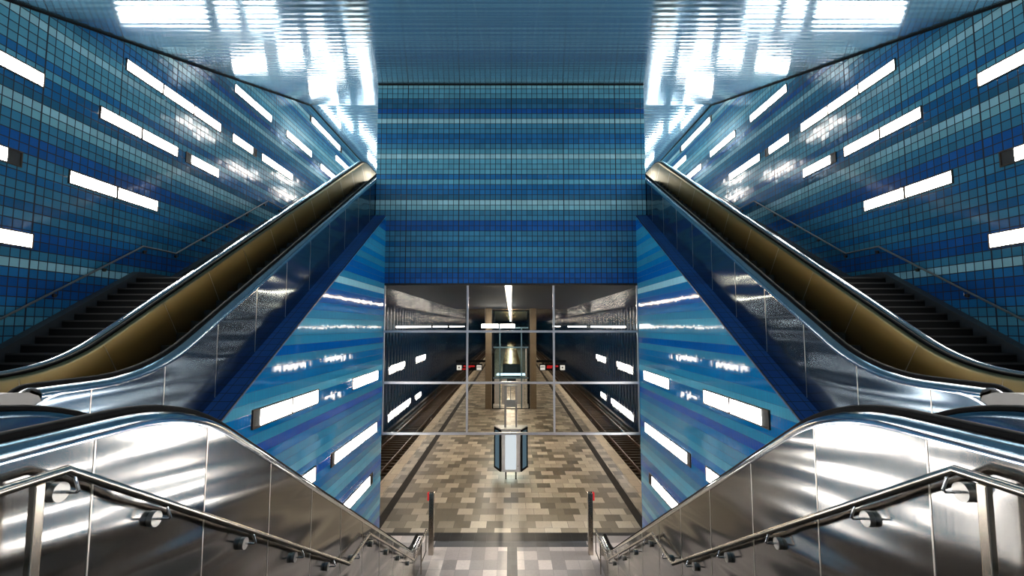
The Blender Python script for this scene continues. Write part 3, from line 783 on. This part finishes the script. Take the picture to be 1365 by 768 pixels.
for s in (-1, 1):
    o = MB().box(s*1.72, s*2.27, YL-.1, YL+.6, ZP, 1.6).build('column', M['concrete'], bevel=.02)
    tag(o, 'square brown concrete column standing to the %s of the lift' % SIDE[s], 'column', 'columns beside the lift')
    # platform display hanging from a bracket on the column
    g = empty('platform_display', (s*3.55, 42.9, -4.0), 'dark hanging display with red text and white signs over the %s platform edge' % SIDE[s], 'display', 'platform displays')
    MB().box(s*2.275, s*4.9, 43.0, 43.1, -3.22, -3.02).build('arm', M['black'], g)
    MB().box(s*2.55, s*4.80, 42.86, 43.02, -3.92, -3.34).build('board', M['black'], g)
    for x in (2.9, 4.5): MB().box(s*x-.03, s*x+.03, 42.94, 42.99, -3.34, -3.22).build('hanger', M['black'], g)
    for x, nm in ((2.82, 'line'), (4.58, 'square')):
        q = MB().box(s*x-.21, s*x+.21, 42.82, 42.858, -3.88, -3.46).build('white_sign', M['signlit'], g)
        if nm == 'square':
            MB().box(s*x-.07, s*x+.05, 42.81, 42.819, -3.73, -3.60).build('sign_mark', M['signink'], q)
        else:
            t_ = MB()
            for i, xx in enumerate((-.14, -.05, .03, .11)): t_.box(s*x+xx-.03, s*x+xx+.03, 42.81, 42.819, -3.66, -3.55 if i % 2 else -3.57)
            t_.build('sign_mark', M['signink'], q)
    t_ = MB()
    xa, xb = sorted((s*3.2, s*4.2))
    t_.box(xa, xb, 42.84, 42.858, -3.62, -3.48)
    if s < 0: t_.box(xa-.1, xa+.25, 42.84, 42.858, -3.86, -3.74); t_.box(-3.75, -3.62, 42.84, 42.858, -3.70, -3.62)
    else: t_.box(xa-.02, xa+.45, 42.84, 42.858, -3.74, -3.62)
    t_.build('red_text', M['redled'], g)
r = MB().box(-1.3, 1.3, YL+.6, YL+2.3, -4.44, -4.40).build('added_glow_panel', emit('added_lift_glow', (235,240,245), 1.6), lf)  # glowing panel added inside the shaft to brighten the lift
# glowing bar added in place of a lamp reflection in the glass screen
g = empty('reflection_bar', (-1.1, 41, -.2), 'white glowing bar imitating a glass reflection, crossing in front of the lift top', 'light')
MB().box(-2.5, -1.08, 40.95, 41.08, -.16, .16).build('diffuser', M['lamppl'], g)
MB().box(-.92, .33, 40.95, 41.08, -.16, .16).build('diffuser', M['lamppl'], g)
MB().box(-2.5, .33, 40.98, 41.05, .161, .20).build('housing', M['alu'], g)
for x in (-2.2, .1): MB().box(x-.012, x+.012, 41.0, 41.024, .2, 1.6).build('added_rod', M['alu'], g)
# long enclosure behind the lift with glossy top, tinted gold for reflected lamp light
e = empty('platform_enclosure', (0, 62, ZP), 'long dark enclosure with a glossy lamp-lit top standing behind the lift', 'enclosure')
MB().box(-1.05, 1.22, 62, 175, ZP, -4.85).build('body', simple('enclosure_dark', (46,54,60), .35, .4), e)
gold = steel_mat('glossy_gold_top', (214,160,74), rough=.2, wave=.22, yscale=.5, zscale=1, brushed=False)
MB().box(-1.05, 1.22, 62, 175, -4.849, -4.80).build('top', gold, e)
# tracks
for sg in (-1, 1):
    tr = empty('railway_track', (sg*8.0, 18, -8.45), 'pair of rusty rails on brown sleepers beside the %s platform edge' % SIDE[sg], 'track', 'railway tracks')
    for x in (7.28, 8.72):
        MB().box(sg*(x-.036), sg*(x+.036), YB+.3, 198, -8.249, -8.10).build('rail', M['rust'], tr)
    for kx in range(90):
        y = YB+.5+kx*.65
        MB().box(sg*6.8, sg*9.2, y, y+.26, -8.43, -8.25).build('sleeper', M['sleeper'], tr)
    far = MB(); y = YB+.5+90*.65
    while y < 197: far.box(sg*6.8, sg*9.2, y, y+.26, -8.43, -8.25); y += .65
    o = far.build('distant_sleepers', M['sleeper'], tr); o['kind'] = 'stuff'
    o = MB().box(sg*9.35, sg*9.55, YB+.3, 198, -8.25, -8.0).build('power_rail', M['ballast'], None); tag(o, 'covered grey power rail beside the %s track wall' % SIDE[sg], 'rail', 'power rails')
# ================================================================ LIGHT
def area(name, loc, rot, sx, sy, e, col):
    l = bpy.data.lights.new(name, 'AREA'); l.shape = 'RECTANGLE'; l.size = sx; l.size_y = sy; l.energy = e; l.color = col
    o = bpy.data.objects.new(name, l); C.objects.link(o); o.location = loc; o.rotation_euler = rot; return o
wd = bpy.data.worlds.new('World'); bpy.context.scene.world = wd; wd.use_nodes = True
wd.node_tree.nodes['Background'].inputs[0].default_value = (.6, .7, .8, 1); wd.node_tree.nodes['Background'].inputs[1].default_value = .0
# ================================================================ CAMERA
cam = bpy.data.cameras.new('Camera'); co = bpy.data.objects.new('Camera', cam); C.objects.link(co)
cam.sensor_width = 36; cam.lens = 36*F/1365; cam.shift_x = 1.5/1365; cam.clip_start = .05; cam.clip_end = 500
co.location = (0, 0, 0); co.rotation_euler = (PI/2+TH, 0, 0)
S = bpy.context.scene; S.camera = co
S.view_settings.view_transform = 'Standard'; S.view_settings.look = 'None'; S.view_settings.gamma = 1
S.view_settings.use_curve_mapping = False; S.view_settings.exposure = 1.35
